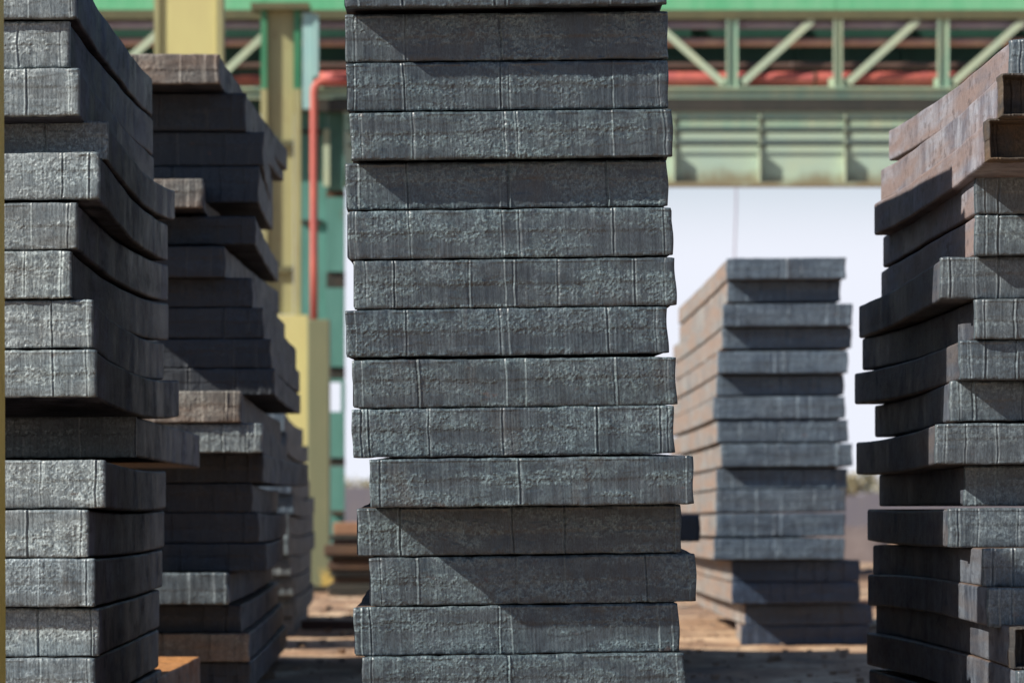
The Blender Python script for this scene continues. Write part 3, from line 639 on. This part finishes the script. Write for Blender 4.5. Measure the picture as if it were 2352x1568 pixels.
def tree(x, D, hgt, wid, lab, seed):
    rs = random.Random(seed); base = Vector(((x-CX)/F*D, D, 0)); o = empty('tree', base); tag(o, lab, 'tree', 'trees on the horizon')
    mb = MB(); mb.tube([(0, 0, -.1), (.1, 0, hgt*.3), (.05, .1, hgt*.62)], .2, 8, [.24, .17, .08])
    for k in range(6):
        a = rs.uniform(0, 6.28); mb.tube([(.07, 0, hgt*.3+k*.25), (math.cos(a)*wid*.25, math.sin(a)*wid*.25, hgt*.5+k*.2), (math.cos(a)*wid*.4, math.sin(a)*wid*.4, hgt*.68+k*.1)], .06, 6, [.09, .06, .03])
    mb.build('trunk', bark, o)
    mb = MB()
    cl = [(rs.uniform(-1, 1)*wid*.42, rs.uniform(-1, 1)*wid*.42, hgt*rs.uniform(.45, .92)) for _ in range(16)]
    for _ in range(1500):
        c = rs.choice(cl); r = wid*.2
        p = Vector((c[0]+rs.gauss(0, r*.5), c[1]+rs.gauss(0, r*.5), min(hgt, max(hgt*.22, c[2]+rs.gauss(0, r*.45))))); s = rs.uniform(.07, .16)
        u = Vector((rs.gauss(0, 1), rs.gauss(0, 1), rs.gauss(0, 1))).normalized(); v = u.orthogonal().normalized()
        mb.add([p-u*s, p+v*s*.6, p+u*s, p-v*s*.6], [(0, 1, 2, 3)])
    mb.build('crown', leafm, o)
for i, (x, D, hh, ww, lab) in enumerate(((1962, 330, 4.4, 3.2, 'pale tree on the horizon between far and right stacks'), (1998, 350, 4.0, 4.0, 'tree on the horizon half hidden by the right stack'),
     (812, 330, 4.0, 4.2, 'pale tree above the far wall left of the central stack'), (850, 345, 3.8, 4.0, 'low tree on the horizon touching the central stack edge'), (1560, 335, 3.6, 5, 'low tree on the horizon hidden behind the central stack'))):
    tree(x, D, hh, ww, lab, i+3)
# rusty plates piled by the green tower
for i, (x0, x1, y0, y1, D, m_, lab) in enumerate(((757, 905, 1199, 1330, 84, RUST, 'rusty brown box of scrap plates left of the central stack'),)):
    a = pw(x0, y1, D); b = pw(x1, y0, D); o = empty('scrap_pile', (a.x, D, 0)); tag(o, lab, 'scrap pile')
    rp = random.Random(3); zs = [0]
    while zs[-1] < b.z-.12: zs.append(min(b.z, zs[-1]+rp.uniform(.05, .2)))
    zs[-1] = b.z; hN = len(zs)-1
    for k in range(hN):
        mb = MB(o.location); e = rp.uniform(-.2, .15)
        mb.box((a.x+e*.5, D+e, zs[k]+.004), (b.x+e, D+5+e, zs[k+1]-.004), .012); mb.build('plate', SAND if k == hN-1 else rp.choice((RUST, BRNP, DARK)), o)
for (x0, x1, y0, D, m_, lab) in ((1560, 2080, 1200, 140, HAZB, 'long brown stockpile in the distance behind the far stack'), (1940, 2050, 1300, 104, RUST, 'rusty low pile between far stack and right stack')):
    a = pw(x0, 1200, D); b = pw(x1, y0, D); mb = MB((a.x, D, 0)); rs = random.Random(int(D)); n_s = 20; vs = []; fs = []
    for i in range(n_s+1):
        x = a.x+(b.x-a.x)*i/n_s; e = min(1, i/2, (n_s-i)/2)
        for (yy, hh) in ((0, 0), (.8, .75), (1.6, 1.0), (2.6, .8), (3.6, 0)): vs.append((x, D+yy, -.05+b.z*hh*e*rs.uniform(.85, 1.03)))
    for i in range(n_s):
        for k in range(4): fs.append((i*5+k, (i+1)*5+k, (i+1)*5+k+1, i*5+k+1))
    mb.add(vs, fs); tag(mb.build('stockpile', m_, None, True, loc=(a.x, D, 0)), lab, 'stockpile')
rs = random.Random(12); mb = MB()
for _ in range(1800):
    D = 34+68*rs.random()**1.3; x = rs.uniform(-4.5, 6.5)*(D/60+.2); s_ = rs.choice((.010, .014, .02, .03, .045))*rs.uniform(.6, 1.3)
    c = Vector((x, D, rs.uniform(-.01, .03))); vs = []
    for sx in (-1, 1):
        for sy in (-1, 1):
            for sz in (-1, 1): vs.append(c+Vector((sx*s_*rs.uniform(.5, 1.4), sy*s_*rs.uniform(.5, 1.4), sz*s_*rs.uniform(.25, .7))))
    mb.add(vs, [(0, 1, 3, 2), (4, 6, 7, 5), (0, 4, 5, 1), (2, 3, 7, 6), (0, 2, 6, 4), (1, 5, 7, 3)])
tag(mb.build('rubble', paint('rubble_brown', srgb(140, 114, 92), srgb(112, 96, 82), .4, .9)), 'loose scale, gravel and small debris strewn over the dirt', 'rubble', kind='stuff')
# timber bearers lying about
for i, (x, y, D, ln, rz, lab) in enumerate(((790, 1352, 88, 1.6, .1, 'dark timber lying on the lit dirt by the olive post'), (772, 1440, 60, .9, -.3, 'short timber on the dirt between the left stacks and the central stack'),
                              (1975, 1392, 74, 1.2, .2, 'timber bearer on the dirt between far and right stacks'))):
    a = pw(x, y, D); mb = MB(); mb.box((-ln/2, -.07, 0), (ln/2, .07, .12), .012)
    o = mb.build('timber_bearer', BRNP if i else DARK, None, loc=(a.x, D, .0)); o.rotation_euler = (0, 0, rz); tag(o, lab, 'timber')
# dry grass at the foot of the posts
gm, n_, p_, l_ = nmat('dry_grass'); l_.new(ramp(n_, l_, noise(n_, l_, coords(n_, l_, (3, 3, 3)), 1, 3), [(.3, srgb(150, 130, 60)), (.7, srgb(206, 176, 100))]), p_.inputs['Base Color'])
rs = random.Random(2); mb = MB()
for _ in range(2600):
    D = rs.uniform(95.5, 101.5); x = rs.uniform(740, 900); p = Vector(((x-CX)/F*D, D, -.02)); hh = rs.uniform(.1, .45)*(1 if x < 790 else .6); dx = rs.uniform(-.12, .12)
    mb.add([p, p+Vector((.02, 0, 0)), p+Vector((dx, .03, hh))], [(0, 1, 2)])
tag(mb.build('dry_grass', gm), 'dry yellow grass at the foot of the olive post', 'grass', kind='stuff')
